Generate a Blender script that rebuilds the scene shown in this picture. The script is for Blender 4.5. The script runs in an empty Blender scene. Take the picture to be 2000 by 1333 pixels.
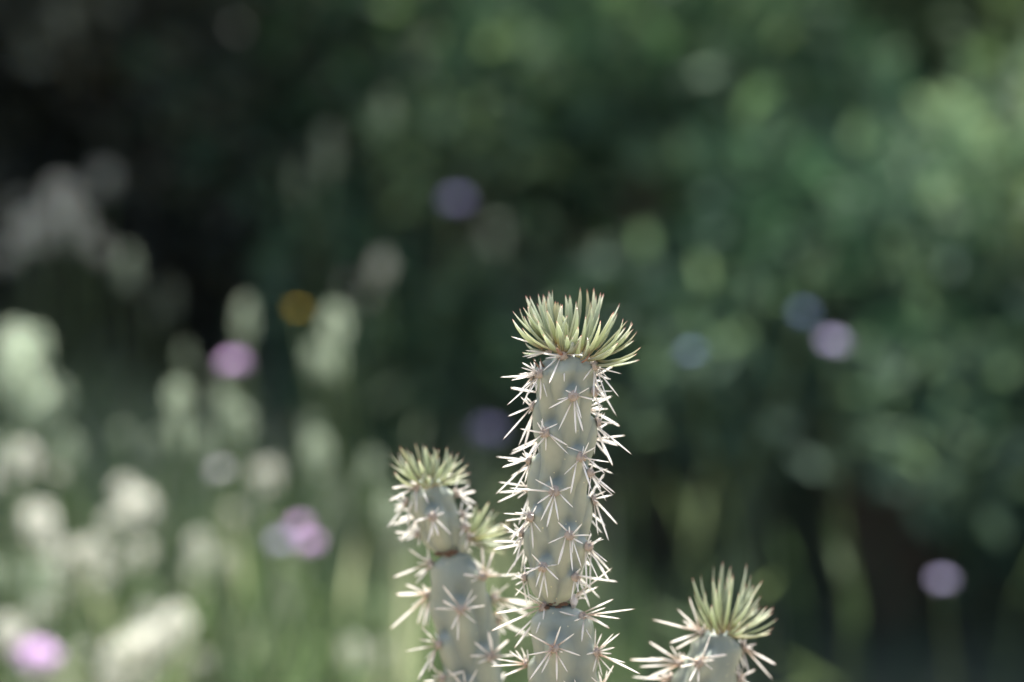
import bpy, math, random
import numpy as np
from mathutils import Vector, Matrix

rng = np.random.default_rng(7)
random.seed(7)
sc = bpy.context.scene
col = sc.collection
R = math.radians

# ---------------------------------------------------------------- camera
PITCH = R(7.0)
FOCAL, SENS = 85.0, 36.0
DIST = 0.4 * FOCAL / SENS              # frame is 0.40 m wide in the plane of the tall stem
TARGET = Vector((0, 0, 0.62))
CAM = TARGET + Vector((0, -DIST * math.cos(PITCH), DIST * math.sin(PITCH)))
cd = bpy.data.cameras.new('camera')
cd.lens = FOCAL; cd.sensor_width = SENS
cd.clip_start = 0.02; cd.clip_end = 3000
cd.dof.use_dof = True
cd.dof.focus_distance = DIST - 0.010
cd.dof.aperture_fstop = 3.2
co = bpy.data.objects.new('camera', cd); col.objects.link(co)
co.location = CAM
co.rotation_euler = (math.pi / 2 - PITCH, 0, 0)
sc.camera = co

# ---------------------------------------------------------------- sky, sun, exposure
SUN_EL, SUN_AZ = R(66), R(-3)           # azimuth measured from +Y (behind the cacti) towards +X
w = bpy.data.worlds.new('World'); sc.world = w; w.use_nodes = True
nt = w.node_tree; nt.nodes.clear()
sky = nt.nodes.new('ShaderNodeTexSky'); sky.sky_type = 'NISHITA'; sky.sun_disc = False
sky.sun_elevation = SUN_EL; sky.sun_rotation = SUN_AZ
sky.air_density = 1.0; sky.dust_density = 5.0; sky.ozone_density = 0.7
bg = nt.nodes.new('ShaderNodeBackground'); bg.inputs['Strength'].default_value = 0.11
out = nt.nodes.new('ShaderNodeOutputWorld')
nt.links.new(sky.outputs[0], bg.inputs[0]); nt.links.new(bg.outputs[0], out.inputs[0])
sl = bpy.data.lights.new('sun', 'SUN'); sl.energy = 5.0; sl.angle = R(0.53); sl.color = (1.0, 0.975, 0.93)
so = bpy.data.objects.new('sun', sl); col.objects.link(so)
sun_dir = Vector((math.sin(SUN_AZ) * math.cos(SUN_EL), math.cos(SUN_AZ) * math.cos(SUN_EL), math.sin(SUN_EL)))
so.rotation_euler = sun_dir.to_track_quat('Z', 'Y').to_euler()
so.location = (0, 3, 6)
vs = sc.view_settings
vs.view_transform = 'Standard'; vs.look = 'None'; vs.gamma = 1; vs.use_curve_mapping = False
vs.exposure = 1.95
cy = sc.cycles
cy.use_denoising = True
try:
    cy.denoiser = 'OPENIMAGEDENOISE'
except Exception:
    pass
cy.max_bounces = 6; cy.transparent_max_bounces = 8; cy.use_adaptive_sampling = False
cy.sample_clamp_indirect = 6

# ---------------------------------------------------------------- pixel helpers (photograph is 2000 x 1333)
FWD = Vector((0, math.cos(PITCH), -math.sin(PITCH)))
UP = Vector((0, math.sin(PITCH), math.cos(PITCH)))
def ray(px, py):
    k = SENS / FOCAL / 2000
    return FWD + Vector((1, 0, 0)) * ((px - 1000) * k) + UP * ((666.5 - py) * k)
def atY(px, py, Y):
    d = ray(px, py); t = (Y - CAM.y) / d.y
    return CAM + d * t
def atD(px, py, D):
    return CAM + ray(px, py) * D

# ---------------------------------------------------------------- mesh helpers
def mesh(name, v, f, mat=None, smooth=False, attrs=None):
    me = bpy.data.meshes.new(name)
    me.from_pydata([tuple(map(float, p)) for p in v], [], [tuple(map(int, q)) for q in f])
    if smooth: me.shade_smooth()
    for k, a in (attrs or {}).items():
        at = me.attributes.new(k, 'FLOAT', 'POINT'); at.data.foreach_set('value', np.asarray(a, np.float32))
    if mat: me.materials.append(mat)
    me.update()
    return me
def fast_mesh(name, verts, faces, mat, attrs=None, smooth=False):
    """verts (n,3), faces (m,k) numpy arrays"""
    me = bpy.data.meshes.new(name)
    n, (m, k) = len(verts), faces.shape
    me.vertices.add(n); me.vertices.foreach_set('co', verts.astype(np.float32).ravel())
    me.loops.add(m * k); me.loops.foreach_set('vertex_index', faces.astype(np.int32).ravel())
    me.polygons.add(m)
    me.polygons.foreach_set('loop_start', np.arange(0, m * k, k, dtype=np.int32))
    me.polygons.foreach_set('loop_total', np.full(m, k, dtype=np.int32))
    for kk, a in (attrs or {}).items():
        at = me.attributes.new(kk, 'FLOAT', 'POINT'); at.data.foreach_set('value', np.asarray(a, np.float32))
    me.materials.append(mat)
    me.update(calc_edges=True)
    if smooth: me.shade_smooth()
    return me
def link(name, me, parent=None, basis=None):
    o = bpy.data.objects.new(name, me); col.objects.link(o)
    if parent: o.parent = parent
    if basis is not None: o.matrix_basis = basis
    return o
def tag(o, label=None, cat=None, group=None, kind=None):
    for k, v in (('label', label), ('category', cat), ('group', group), ('kind', kind)):
        if v: o[k] = v
    return o
def empty(name, loc):
    o = bpy.data.objects.new(name, None); col.objects.link(o); o.location = loc; o.empty_display_size = 0.05
    return o

# ---------------------------------------------------------------- materials
def new_mat(name):
    m = bpy.data.materials.new(name); m.use_nodes = True
    t = m.node_tree; t.nodes.clear()
    o = t.nodes.new('ShaderNodeOutputMaterial')
    return m, t, o
def N(t, typ, **kw):
    n = t.nodes.new(typ)
    for k, v in kw.items(): setattr(n, k, v)
    return n
def ramp(t, stops):
    r = t.nodes.new('ShaderNodeValToRGB')
    e = r.color_ramp.elements
    e[0].position = stops[0][0]; e[0].color = (*stops[0][1], 1)
    e[1].position = stops[-1][0]; e[1].color = (*stops[-1][1], 1)
    for p, c in stops[1:-1]:
        x = e.new(p); x.color = (*c, 1)
    return r
def noise(t, scale, detail=3, coord='Object'):
    tc = t.nodes.new('ShaderNodeTexCoord'); n = t.nodes.new('ShaderNodeTexNoise')
    n.inputs['Scale'].default_value = scale; n.inputs['Detail'].default_value = detail
    t.links.new(tc.outputs[coord], n.inputs['Vector'])
    return n
def leafy(name, stops, trans=0.35, rough=0.5, attr='t', tint=None, spec=0.35):
    """thin translucent plant tissue: colour by a per-vertex attribute"""
    m, t, o = new_mat(name)
    a = N(t, 'ShaderNodeAttribute', attribute_name=attr)
    r = ramp(t, stops); t.links.new(a.outputs['Fac'], r.inputs[0])
    p = N(t, 'ShaderNodeBsdfPrincipled')
    p.inputs['Roughness'].default_value = rough
    p.inputs['Specular IOR Level'].default_value = spec
    t.links.new(r.outputs[0], p.inputs['Base Color'])
    tr = N(t, 'ShaderNodeBsdfTranslucent')
    if tint:
        mx = N(t, 'ShaderNodeMix', data_type='RGBA', blend_type='MULTIPLY'); mx.inputs[0].default_value = 1
        t.links.new(r.outputs[0], mx.inputs[6]); mx.inputs[7].default_value = (*tint, 1)
        t.links.new(mx.outputs[2], tr.inputs[0])
    else:
        t.links.new(r.outputs[0], tr.inputs[0])
    ms = N(t, 'ShaderNodeMixShader'); ms.inputs[0].default_value = trans
    t.links.new(p.outputs[0], ms.inputs[1]); t.links.new(tr.outputs[0], ms.inputs[2])
    t.links.new(ms.outputs[0], o.inputs[0])
    return m
def solid(name, c1, c2, scale, rough=0.8, bump=0.0, bscale=None, spec=0.3):
    m, t, o = new_mat(name)
    n = noise(t, scale, 5); r = ramp(t, [(0.3, c1), (0.7, c2)]); t.links.new(n.outputs[0], r.inputs[0])
    p = N(t, 'ShaderNodeBsdfPrincipled'); p.inputs['Roughness'].default_value = rough
    p.inputs['Specular IOR Level'].default_value = spec
    t.links.new(r.outputs[0], p.inputs['Base Color'])
    if bump:
        n2 = noise(t, bscale or scale * 4, 6); b = N(t, 'ShaderNodeBump'); b.inputs['Strength'].default_value = bump
        b.inputs['Distance'].default_value = 0.3 / (bscale or scale * 4)
        t.links.new(n2.outputs[0], b.inputs['Height']); t.links.new(b.outputs[0], p.inputs['Normal'])
    t.links.new(p.outputs[0], o.inputs[0])
    return m

def stem_material():
    m, t, o = new_mat('cactus_skin')
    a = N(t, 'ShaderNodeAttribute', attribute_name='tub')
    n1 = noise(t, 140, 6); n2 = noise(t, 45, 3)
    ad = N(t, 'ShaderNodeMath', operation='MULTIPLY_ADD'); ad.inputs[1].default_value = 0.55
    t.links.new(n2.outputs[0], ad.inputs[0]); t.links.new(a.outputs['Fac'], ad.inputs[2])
    r = ramp(t, [(0.2, (0.108, 0.138, 0.122)), (0.42, (0.155, 0.182, 0.152)), (0.65, (0.212, 0.233, 0.180)), (0.95, (0.280, 0.298, 0.226))])  # relief shading painted in: dark grooves, light crests, along with the bluish bloom
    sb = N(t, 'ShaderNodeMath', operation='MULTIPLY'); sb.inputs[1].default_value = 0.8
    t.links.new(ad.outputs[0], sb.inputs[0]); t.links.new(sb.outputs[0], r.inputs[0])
    mx = N(t, 'ShaderNodeMix', data_type='RGBA', blend_type='OVERLAY'); mx.inputs[0].default_value = 0.22
    t.links.new(r.outputs[0], mx.inputs[6]); t.links.new(n1.outputs[0], mx.inputs[7])
    # tiny pale and dark specks
    v = N(t, 'ShaderNodeTexVoronoi'); v.inputs['Scale'].default_value = 210
    tc = N(t, 'ShaderNodeTexCoord'); t.links.new(tc.outputs['Object'], v.inputs['Vector'])
    lt = N(t, 'ShaderNodeMath', operation='LESS_THAN'); lt.inputs[1].default_value = 0.055
    t.links.new(v.outputs['Distance'], lt.inputs[0])
    sp = N(t, 'ShaderNodeMix', data_type='RGBA')
    t.links.new(lt.outputs[0], sp.inputs[0]); t.links.new(mx.outputs[2], sp.inputs[6]); sp.inputs[7].default_value = (0.5, 0.47, 0.28, 1)
    p = N(t, 'ShaderNodeBsdfPrincipled')
    p.inputs['Roughness'].default_value = 0.48
    p.inputs['Specular IOR Level'].default_value = 0.4
    p.inputs['Subsurface Weight'].default_value = 0.15
    p.inputs['Subsurface Radius'].default_value = (0.6, 1.0, 0.4)
    p.inputs['Subsurface Scale'].default_value = 0.003
    t.links.new(sp.outputs[2], p.inputs['Base Color'])
    b = N(t, 'ShaderNodeBump'); b.inputs['Strength'].default_value = 0.12; b.inputs['Distance'].default_value = 0.0006
    n3 = noise(t, 700, 4); t.links.new(n3.outputs[0], b.inputs['Height']); t.links.new(b.outputs[0], p.inputs['Normal'])
    t.links.new(p.outputs[0], o.inputs[0])
    return m

M = {}
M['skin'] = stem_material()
M['spine'] = leafy('papery_spine', [(0.0, (0.50, 0.41, 0.35)), (0.2, (0.74, 0.70, 0.64)), (0.5, (0.87, 0.86, 0.83)), (0.93, (0.87, 0.85, 0.81)), (1.0, (0.74, 0.66, 0.56))], 0.62, 0.35)
M['spine_tan'] = leafy('tan_spine', [(0.0, (0.44, 0.28, 0.21)), (0.22, (0.64, 0.54, 0.45)), (0.5, (0.86, 0.84, 0.80)), (0.93, (0.85, 0.82, 0.77)), (1.0, (0.66, 0.52, 0.42))], 0.6, 0.35)
M['wool'] = solid('areole_wool', (0.19, 0.145, 0.105), (0.46, 0.40, 0.34), 900, 0.95, 0.6, 1500)
M['wool_white'] = solid('white_wool', (0.30, 0.26, 0.23), (0.80, 0.77, 0.72), 900, 0.95, 0.8, 1500)
M['scar'] = solid('joint_scar', (0.025, 0.014, 0.009), (0.17, 0.10, 0.06), 700, 0.9, 0.6, 900)
M['leaf'] = leafy('awl_leaf', [(0.0, (0.30, 0.20, 0.12)), (0.08, (0.31, 0.27, 0.16)), (0.3, (0.325, 0.362, 0.242)), (0.7, (0.49, 0.532, 0.42)), (0.9, (0.64, 0.65, 0.57)), (0.955, (0.54, 0.35, 0.30)), (1.0, (0.42, 0.17, 0.13))], 0.55, 0.28, tint=(0.99, 1.0, 0.88), spec=0.5)
def leaf_extras(m):
    """sunlit edges painted pale along the margins and a tone of its own for every leaf"""
    t = m.node_tree
    r = [n for n in t.nodes if n.type == 'VALTORGB'][0]
    outs = [l.to_socket for l in r.outputs[0].links]
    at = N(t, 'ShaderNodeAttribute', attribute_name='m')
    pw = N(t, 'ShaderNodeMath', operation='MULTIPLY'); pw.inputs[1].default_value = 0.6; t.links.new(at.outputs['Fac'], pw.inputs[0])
    mg = N(t, 'ShaderNodeMix', data_type='RGBA'); t.links.new(pw.outputs[0], mg.inputs[0]); t.links.new(r.outputs[0], mg.inputs[6]); mg.inputs[7].default_value = (0.74, 0.74, 0.62, 1)  # pale colour mixed in as sun catching the leaf edges
    oi = N(t, 'ShaderNodeObjectInfo')
    vr = ramp(t, [(0.0, (0.80, 0.74, 0.64)), (0.25, (0.88, 0.91, 0.86)), (0.7, (1.0, 1.0, 1.0)), (1.0, (1.15, 1.12, 1.1))]); t.links.new(oi.outputs['Random'], vr.inputs[0])
    mu = N(t, 'ShaderNodeMix', data_type='RGBA', blend_type='MULTIPLY'); mu.inputs[0].default_value = 1
    t.links.new(mg.outputs[2], mu.inputs[6]); t.links.new(vr.outputs[0], mu.inputs[7])
    for so_ in outs: t.links.new(mu.outputs[2], so_)
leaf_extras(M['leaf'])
M['leaf_red'] = leafy('reddish_awl_leaf', [(0.0, (0.22, 0.07, 0.05)), (0.4, (0.26, 0.17, 0.11)), (1.0, (0.20, 0.12, 0.08))], 0.3, 0.45)

# ================================================================ SETTING
def ground_material():
    m, t, o = new_mat('dry_soil')
    n1 = noise(t, 3.0, 6); n2 = noise(t, 60, 6)
    r = ramp(t, [(0.3, (0.17, 0.135, 0.095)), (0.55, (0.26, 0.215, 0.155)), (0.75, (0.33, 0.28, 0.21))])
    mx = N(t, 'ShaderNodeMix', data_type='FLOAT'); mx.inputs[0].default_value = 0.5
    t.links.new(n1.outputs[0], mx.inputs[2]); t.links.new(n2.outputs[0], mx.inputs[3])
    t.links.new(mx.outputs[0], r.inputs[0])
    p = N(t, 'ShaderNodeBsdfPrincipled'); p.inputs['Roughness'].default_value = 0.95
    ge = N(t, 'ShaderNodeNewGeometry'); sx = N(t, 'ShaderNodeSeparateXYZ'); t.links.new(ge.outputs['Position'], sx.inputs[0])
    ad = N(t, 'ShaderNodeMath', operation='MULTIPLY_ADD'); ad.inputs[1].default_value = 0.9; t.links.new(n1.outputs[0], ad.inputs[0]); t.links.new(sx.outputs[1], ad.inputs[2])
    mr = N(t, 'ShaderNodeMapRange'); mr.inputs[1].default_value = 1.1; mr.inputs[2].default_value = 1.9; t.links.new(ad.outputs[0], mr.inputs[0])
    lit = ramp(t, [(0.35, (0.022, 0.036, 0.022)), (0.7, (0.055, 0.070, 0.040))]); t.links.new(n2.outputs[0], lit.inputs[0])
    gm = N(t, 'ShaderNodeMix', data_type='RGBA'); t.links.new(mr.outputs[0], gm.inputs[0]); t.links.new(r.outputs[0], gm.inputs[6]); t.links.new(lit.outputs[0], gm.inputs[7])
    t.links.new(gm.outputs[2], p.inputs['Base Color'])
    b = N(t, 'ShaderNodeBump'); b.inputs['Strength'].default_value = 0.7; b.inputs['Distance'].default_value = 0.02
    t.links.new(n2.outputs[0], b.inputs['Height']); t.links.new(b.outputs[0], p.inputs['Normal'])
    t.links.new(p.outputs[0], o.inputs[0])
    return m
M['soil'] = ground_material()
def gz(x, y):
    """ground height: gently rolling, rising behind"""
    x = np.asarray(x, float); y = np.asarray(y, float)
    rise = 0.10 * np.clip(y - 1.5, 0, 6)
    return 0.02 * np.sin(1.7 * x + 0.4) * np.cos(1.3 * y) * np.exp(-((x * x + y * y) / 200)) + rise * np.exp(-np.clip(y - 12, 0, 500) / 40)
def build_ground():
    def axis(lo, hi):
        fine = np.arange(lo, hi + 1e-6, 0.12)
        left = lo - np.geomspace(0.2, 900, 40)[::-1]; right = hi + np.geomspace(0.2, 900, 40)
        return np.concatenate([left, fine, right])
    xs, ys = axis(-4, 4), axis(-2, 7)
    X, Y = np.meshgrid(xs, ys); Z = gz(X, Y)
    v = np.stack([X, Y, Z], -1).reshape(-1, 3)
    nx, ny = len(xs), len(ys)
    i, j = np.meshgrid(np.arange(nx - 1), np.arange(ny - 1))
    a = (j * nx + i).ravel()
    f = np.stack([a, a + 1, a + nx + 1, a + nx], 1)
    tag(link('ground', fast_mesh('ground', v, f, M['soil'], smooth=True)), kind='structure')
build_ground()

# ---------------------------------------------------------------- foliage generators
def unit(v):
    return v / np.maximum(np.linalg.norm(v, axis=-1, keepdims=True), 1e-9)
def leaf_quads(centers, dirs, length, width, tone, r):
    """diamond leaves folded along the midrib: 4 verts + 2 tris each; returns verts, faces, attr"""
    n = len(centers)
    d = unit(dirs)
    s = unit(np.cross(d, unit(r.normal(size=(n, 3)))))
    nrm = np.cross(d, s)
    L = length[:, None]; W = width[:, None]
    p0 = centers
    p1 = centers + d * L * 0.45 + s * W * 0.5 + nrm * W * 0.18
    p2 = centers + d * L
    p3 = centers + d * L * 0.45 - s * W * 0.5 + nrm * W * 0.18
    v = np.stack([p0, p1, p2, p3], 1).reshape(-1, 3)
    b = np.arange(n) * 4
    f = np.concatenate([np.stack([b, b + 1, b + 2], 1), np.stack([b, b + 2, b + 3], 1)])
    return v, f, np.repeat(tone, 4)
def tube(points, radii, seg=6):
    pts = [Vector(p) for p in points]; v = []; f = []; tt = []
    n = len(pts)
    for i, p in enumerate(pts):
        d = (pts[min(i + 1, n - 1)] - pts[max(i - 1, 0)]).normalized()
        a = d.orthogonal().normalized() if i == 0 else (a - d * a.dot(d)).normalized()
        b = d.cross(a)
        for k in range(seg):
            q = 2 * math.pi * k / seg
            v.append(p + (a * math.cos(q) + b * math.sin(q)) * radii[i]); tt.append(i / (n - 1))
    for i in range(n - 1):
        for k in range(seg):
            f.append((i * seg + k, i * seg + (k + 1) % seg, (i + 1) * seg + (k + 1) % seg, (i + 1) * seg + k))
    f.append(tuple(range(seg - 1, -1, -1))); f.append(tuple((n - 1) * seg + k for k in range(seg)))
    return v, f, tt

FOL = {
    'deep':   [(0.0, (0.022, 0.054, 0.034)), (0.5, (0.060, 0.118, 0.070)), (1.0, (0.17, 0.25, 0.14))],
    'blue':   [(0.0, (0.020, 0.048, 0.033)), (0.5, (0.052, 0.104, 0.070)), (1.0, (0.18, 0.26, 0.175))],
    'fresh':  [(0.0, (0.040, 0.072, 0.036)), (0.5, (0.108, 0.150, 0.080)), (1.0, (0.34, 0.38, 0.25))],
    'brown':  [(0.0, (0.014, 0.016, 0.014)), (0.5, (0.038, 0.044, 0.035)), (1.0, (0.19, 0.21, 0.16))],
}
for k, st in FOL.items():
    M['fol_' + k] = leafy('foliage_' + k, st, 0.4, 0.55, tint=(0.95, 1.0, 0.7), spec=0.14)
M['twig'] = solid('twig_bark', (0.05, 0.04, 0.03), (0.12, 0.095, 0.07), 40, 0.9, 0.4)
M['trunk'] = solid('tree_bark', (0.045, 0.037, 0.030), (0.11, 0.09, 0.07), 12, 0.95, 0.8)

def shrub(name, label, cat, base, clumps, kind, leaf_len=0.03, n_per=900, group=None, seed=0, aspect=0.42):
    """clumps: [(centre Vector, (rx,ry,rz))]; limbs run from the base to every clump"""
    r = np.random.default_rng(seed)
    b = Vector(base); root = empty(name, b)
    tag(root, label, cat, group)
    V, F, T, off = [], [], [], 0
    for c, rad in clumps:
        c = np.array(c) - np.array(b)
        vol = rad[0] * rad[1] * rad[2]
        n = int(n_per * max(0.25, min(3.0, vol / 0.008)))
        u = unit(r.normal(size=(n, 3))) * (r.random((n, 1)) ** 0.45)
        lump = 1 + 0.25 * np.sin(u[:, :1] * 5 + c[0] * 9) * np.cos(u[:, 2:] * 4 + c[2] * 7)
        p = c + u * lump * np.array(rad)
        d = unit(u + 0.9 * r.normal(size=(n, 3)) + np.array([0, 0, 0.25]))
        L = leaf_len * (0.6 + 0.8 * r.random(n))
        tone = np.clip(0.45 + 0.30 * r.normal() + 0.16 * r.normal(size=n), 0, 1)
        v, f, t = leaf_quads(p, d, L, L * aspect, tone, r)
        V.append(v); F.append(f + off); T.append(t); off += len(v)
    fo = link('foliage', fast_mesh('foliage', np.concatenate(V), np.concatenate(F), M['fol_' + kind], {'t': np.concatenate(T)}), root)
    fo['kind'] = 'stuff'
    for c, rad in clumps:
        c = Vector(c) - b
        mid = Vector((c.x * 0.35, c.y * 0.35, c.z * 0.55)) + Vector(r.normal(size=3) * 0.02)
        pts = [Vector((c.x * 0.04, c.y * 0.04, -0.02)), mid, c]
        q = max(0.003, 0.010 * max(rad) / 0.2)
        v, f, _ = tube(pts, [q, q * 0.7, q * 0.3], 5)
        link('limb', mesh('limb', v, f, M['twig']), root)
    return root
def on_ground(x, y): return Vector((x, y, float(gz(x, y))))

def clumps_px(lst):
    """[(px, py, D, rx, rz)] radii in photo pixels -> world clumps"""
    o = []
    for px, py, D, rx, rz in lst:
        k = D * SENS / FOCAL / 2000
        o.append((atD(px, py, D), (rx * k, 0.5 * (rx + rz) * k, rz * k)))
    return o

# hedge of shrubs closing the view: (label, kind, base x, base y, clump list)
def random_bush(base, h, wx, wy, n, seed, mound=False):
    r = np.random.default_rng(seed); cl = []
    for i in range(n):
        a = r.random() * 2 * math.pi; q = r.random() ** 0.5
        z = h * (0.16 + 0.80 * r.random())
        wz = 1 - 0.45 * (z / h) ** 2
        s = (0.16 + 0.12 * r.random()) * h * 0.6
        if mound:                                # a rounded, spreading bush: its whole upper slope is open to the sky
            e = math.asin(0.1 + 0.85 * r.random()); q = math.cos(e) * (0.65 + 0.35 * r.random()); wz = 1
            z = h * (0.08 + 0.80 * math.sin(e)); s = (0.15 + 0.09 * r.random()) * h
        cl.append((Vector((base[0] + wx * q * wz * math.cos(a), base[1] + wy * q * wz * math.sin(a), base[2] + z)), (s * 1.15, s, s)))
    return cl
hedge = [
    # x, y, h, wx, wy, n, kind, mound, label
    (-1.30, 2.70, 1.35, 0.34, 0.33, 24, 'brown', 0, 'outermost dull dark bush in the deep shade under the added tree'),
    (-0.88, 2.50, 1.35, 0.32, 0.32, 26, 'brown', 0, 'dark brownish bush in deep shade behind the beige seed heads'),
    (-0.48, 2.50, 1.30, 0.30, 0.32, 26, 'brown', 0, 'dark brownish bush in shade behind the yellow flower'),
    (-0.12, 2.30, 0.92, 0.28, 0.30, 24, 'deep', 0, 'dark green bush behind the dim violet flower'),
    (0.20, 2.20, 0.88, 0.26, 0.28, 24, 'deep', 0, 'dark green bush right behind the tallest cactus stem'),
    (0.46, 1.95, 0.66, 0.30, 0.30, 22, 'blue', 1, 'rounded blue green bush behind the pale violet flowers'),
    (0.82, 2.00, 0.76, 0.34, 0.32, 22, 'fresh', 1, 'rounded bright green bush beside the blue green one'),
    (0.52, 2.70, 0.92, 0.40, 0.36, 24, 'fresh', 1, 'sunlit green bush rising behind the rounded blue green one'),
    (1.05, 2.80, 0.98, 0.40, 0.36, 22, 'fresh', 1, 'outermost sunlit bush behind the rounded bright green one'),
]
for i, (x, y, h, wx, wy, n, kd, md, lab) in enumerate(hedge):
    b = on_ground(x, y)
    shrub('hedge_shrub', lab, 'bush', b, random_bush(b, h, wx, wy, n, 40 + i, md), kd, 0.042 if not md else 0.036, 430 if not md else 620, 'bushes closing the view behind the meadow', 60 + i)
back = [(-1.9, 4.3, 'tall dark bush behind the added shade tree'), (-0.75, 4.1, 'tall dark bush behind the brownish bushes'), (0.1, 4.0, 'tall dark green bush filling the gap behind the dark green bushes'),
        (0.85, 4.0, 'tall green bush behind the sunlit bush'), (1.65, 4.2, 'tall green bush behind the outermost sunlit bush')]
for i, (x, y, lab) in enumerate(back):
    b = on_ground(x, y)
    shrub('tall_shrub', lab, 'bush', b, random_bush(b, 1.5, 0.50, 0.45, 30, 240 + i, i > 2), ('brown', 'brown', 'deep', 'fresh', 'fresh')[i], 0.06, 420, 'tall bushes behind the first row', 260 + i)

# tree added behind on the left to shade the bushes there
def tree(base, label):
    b = Vector(base); root = empty('added_shade_tree', b); tag(root, label, 'tree')
    r = np.random.default_rng(5)
    pts = [Vector((0, 0, -0.1)), Vector((0.03, 0, 0.5)), Vector((-0.04, 0.03, 1.1)), Vector((0.02, 0.02, 1.8))]
    v, f, _ = tube(pts, [0.16, 0.12, 0.10, 0.075], 14)
    link('trunk', mesh('trunk', v, f, M['trunk'], True), root)
    V, F, T, off = [], [], [], 0
    for i in range(46):
        a = r.random() * 2 * math.pi; q = 1.75 * r.random() ** 0.5
        c = np.array([q * math.cos(a), q * math.sin(a) * 0.9, 1.75 + 1.5 * r.random() * (1 - 0.3 * q)])
        v, f, _ = tube([Vector((0.02, 0.02, 1.2 + 0.5 * r.random())), Vector(c * [0.5, 0.5, 0.85]), Vector(c)], [0.04, 0.025, 0.01], 6)
        link('limb', mesh('limb', v, f, M['trunk'], True), root)
        n = 520; s = 0.30 + 0.2 * r.random()
        u = unit(r.normal(size=(n, 3))) * r.random((n, 1)) ** 0.4
        L = 0.08 * (0.6 + 0.8 * r.random(n))
        v, f, t = leaf_quads(c + u * np.array([s, s, s * 0.7]), u + r.normal(size=(n, 3)), L, L * 0.5, np.clip(0.5 + 0.25 * r.normal(size=n), 0, 1), r)
        V.append(v); F.append(f + off); T.append(t); off += len(v)
    cr = link('crown', fast_mesh('crown', np.concatenate(V), np.concatenate(F), M['fol_deep'], {'t': np.concatenate(T)}), root)
    cr['kind'] = 'stuff'
tree(on_ground(-1.25, 3.9), 'unseen tree with a dark trunk, added to shade the bushes behind the meadow')

# ---------------------------------------------------------------- meadow grass (stuff)
M['grass'] = leafy('grass_blade', [(0.0, (0.030, 0.058, 0.030)), (0.5, (0.075, 0.125, 0.060)), (0.8, (0.15, 0.20, 0.11)), (1.0, (0.36, 0.38, 0.28))], 0.45, 0.55, tint=(0.95, 1.0, 0.75), spec=0.2)
def grass(n, xr, yr, hr, dens):
    r = rng
    x = r.uniform(*xr, n * 3); y = r.uniform(*yr, n * 3)
    k = r.random(n * 3) < dens(x, y)
    x, y = x[k][:n], y[k][:n]; n = len(x)
    h = r.uniform(*hr, n) * (0.8 + 0.4 * np.sin(3.1 * x + 2 * y) ** 2)
    a = r.uniform(0, 2 * np.pi, n); lean = r.uniform(0.05, 0.45, n) * h
    wd = r.uniform(0.0022, 0.0048, n)
    base = np.stack([x, y, gz(x, y) - 0.01], 1)
    dirx = np.stack([np.cos(a), np.sin(a), 0 * a], 1); side = np.stack([-np.sin(a), np.cos(a), 0 * a], 1)
    P = []
    for tt, ww in ((0, 1.0), (0.5, 0.9), (0.82, 0.6), (1.0, 0.08)):
        c = base + dirx * (lean * tt ** 2)[:, None] + np.array([0, 0, 1]) * (h * (tt - 0.12 * tt ** 3))[:, None]
        P += [c - side * (wd * ww)[:, None], c + side * (wd * ww)[:, None]]
    v = np.stack(P, 1).reshape(-1, 3); b = np.arange(n)[:, None] * 8
    f = np.concatenate([b + np.array([[q, q + 1, q + 3, q + 2]]) for q in (0, 2, 4)])
    tone = np.clip(0.66 + 0.27 * r.normal(size=n), 0, 1)
    return v, f, np.repeat(tone, 8)
def tufts(x, y):
    """tussocks with bare gaps between them; little grows on the shaded right"""
    c = 0.5 + 0.5 * np.sin(17 * x + 4 * np.sin(6 * y)) * np.sin(14 * y + 3 * np.sin(7 * x))
    open_side = np.clip((0.12 - x + 0.12 * np.sin(5 * y)) / 0.25, 0, 1)
    return np.clip((0.12 + 1.1 * c ** 1.5) * (0.95 * open_side + 0.04 * (y > 1.6) * (1 - open_side)), 0, 1)
v1, f1, t1 = grass(13500, (-1.9, 1.9), (0.72, 2.3), (0.13, 0.36), tufts)
v2, f2, t2 = grass(5000, (-1.6, 1.6), (-0.6, 0.75), (0.03, 0.11), lambda x, y: 0.5 + 0 * x)
tag(link('meadow_grass', fast_mesh('meadow_grass', np.concatenate([v1, v2]), np.concatenate([f1, f2 + len(v1)]), M['grass'], {'t': np.concatenate([t1, t2])})),
    'blurred green meadow grass growing behind the cacti', 'grass', kind='stuff')

# ---------------------------------------------------------------- wildflowers and seed heads
M['stalk'] = solid('green_stalk', (0.06, 0.09, 0.03), (0.10, 0.14, 0.05), 30, 0.6)
for k, (a, b) in {'pink': ((0.62, 0.42, 0.68), (0.82, 0.66, 0.85)), 'lilac': ((0.50, 0.46, 0.66), (0.70, 0.66, 0.82)), 'white': ((0.64, 0.63, 0.66), (0.82, 0.81, 0.82)),
                  'violet': ((0.24, 0.22, 0.40), (0.36, 0.34, 0.52)), 'blue': ((0.26, 0.34, 0.54), (0.42, 0.52, 0.70)), 'yellow': ((0.50, 0.36, 0.03), (0.62, 0.50, 0.08)), 'cream': ((0.48, 0.49, 0.42), (0.74, 0.74, 0.67)), 'palegreen': ((0.28, 0.36, 0.25), (0.58, 0.64, 0.51))}.items():
    M['pet_' + k] = leafy('petal_' + k, [(0, a), (1, b)], 0.55, 0.6, tint=None)
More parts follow.
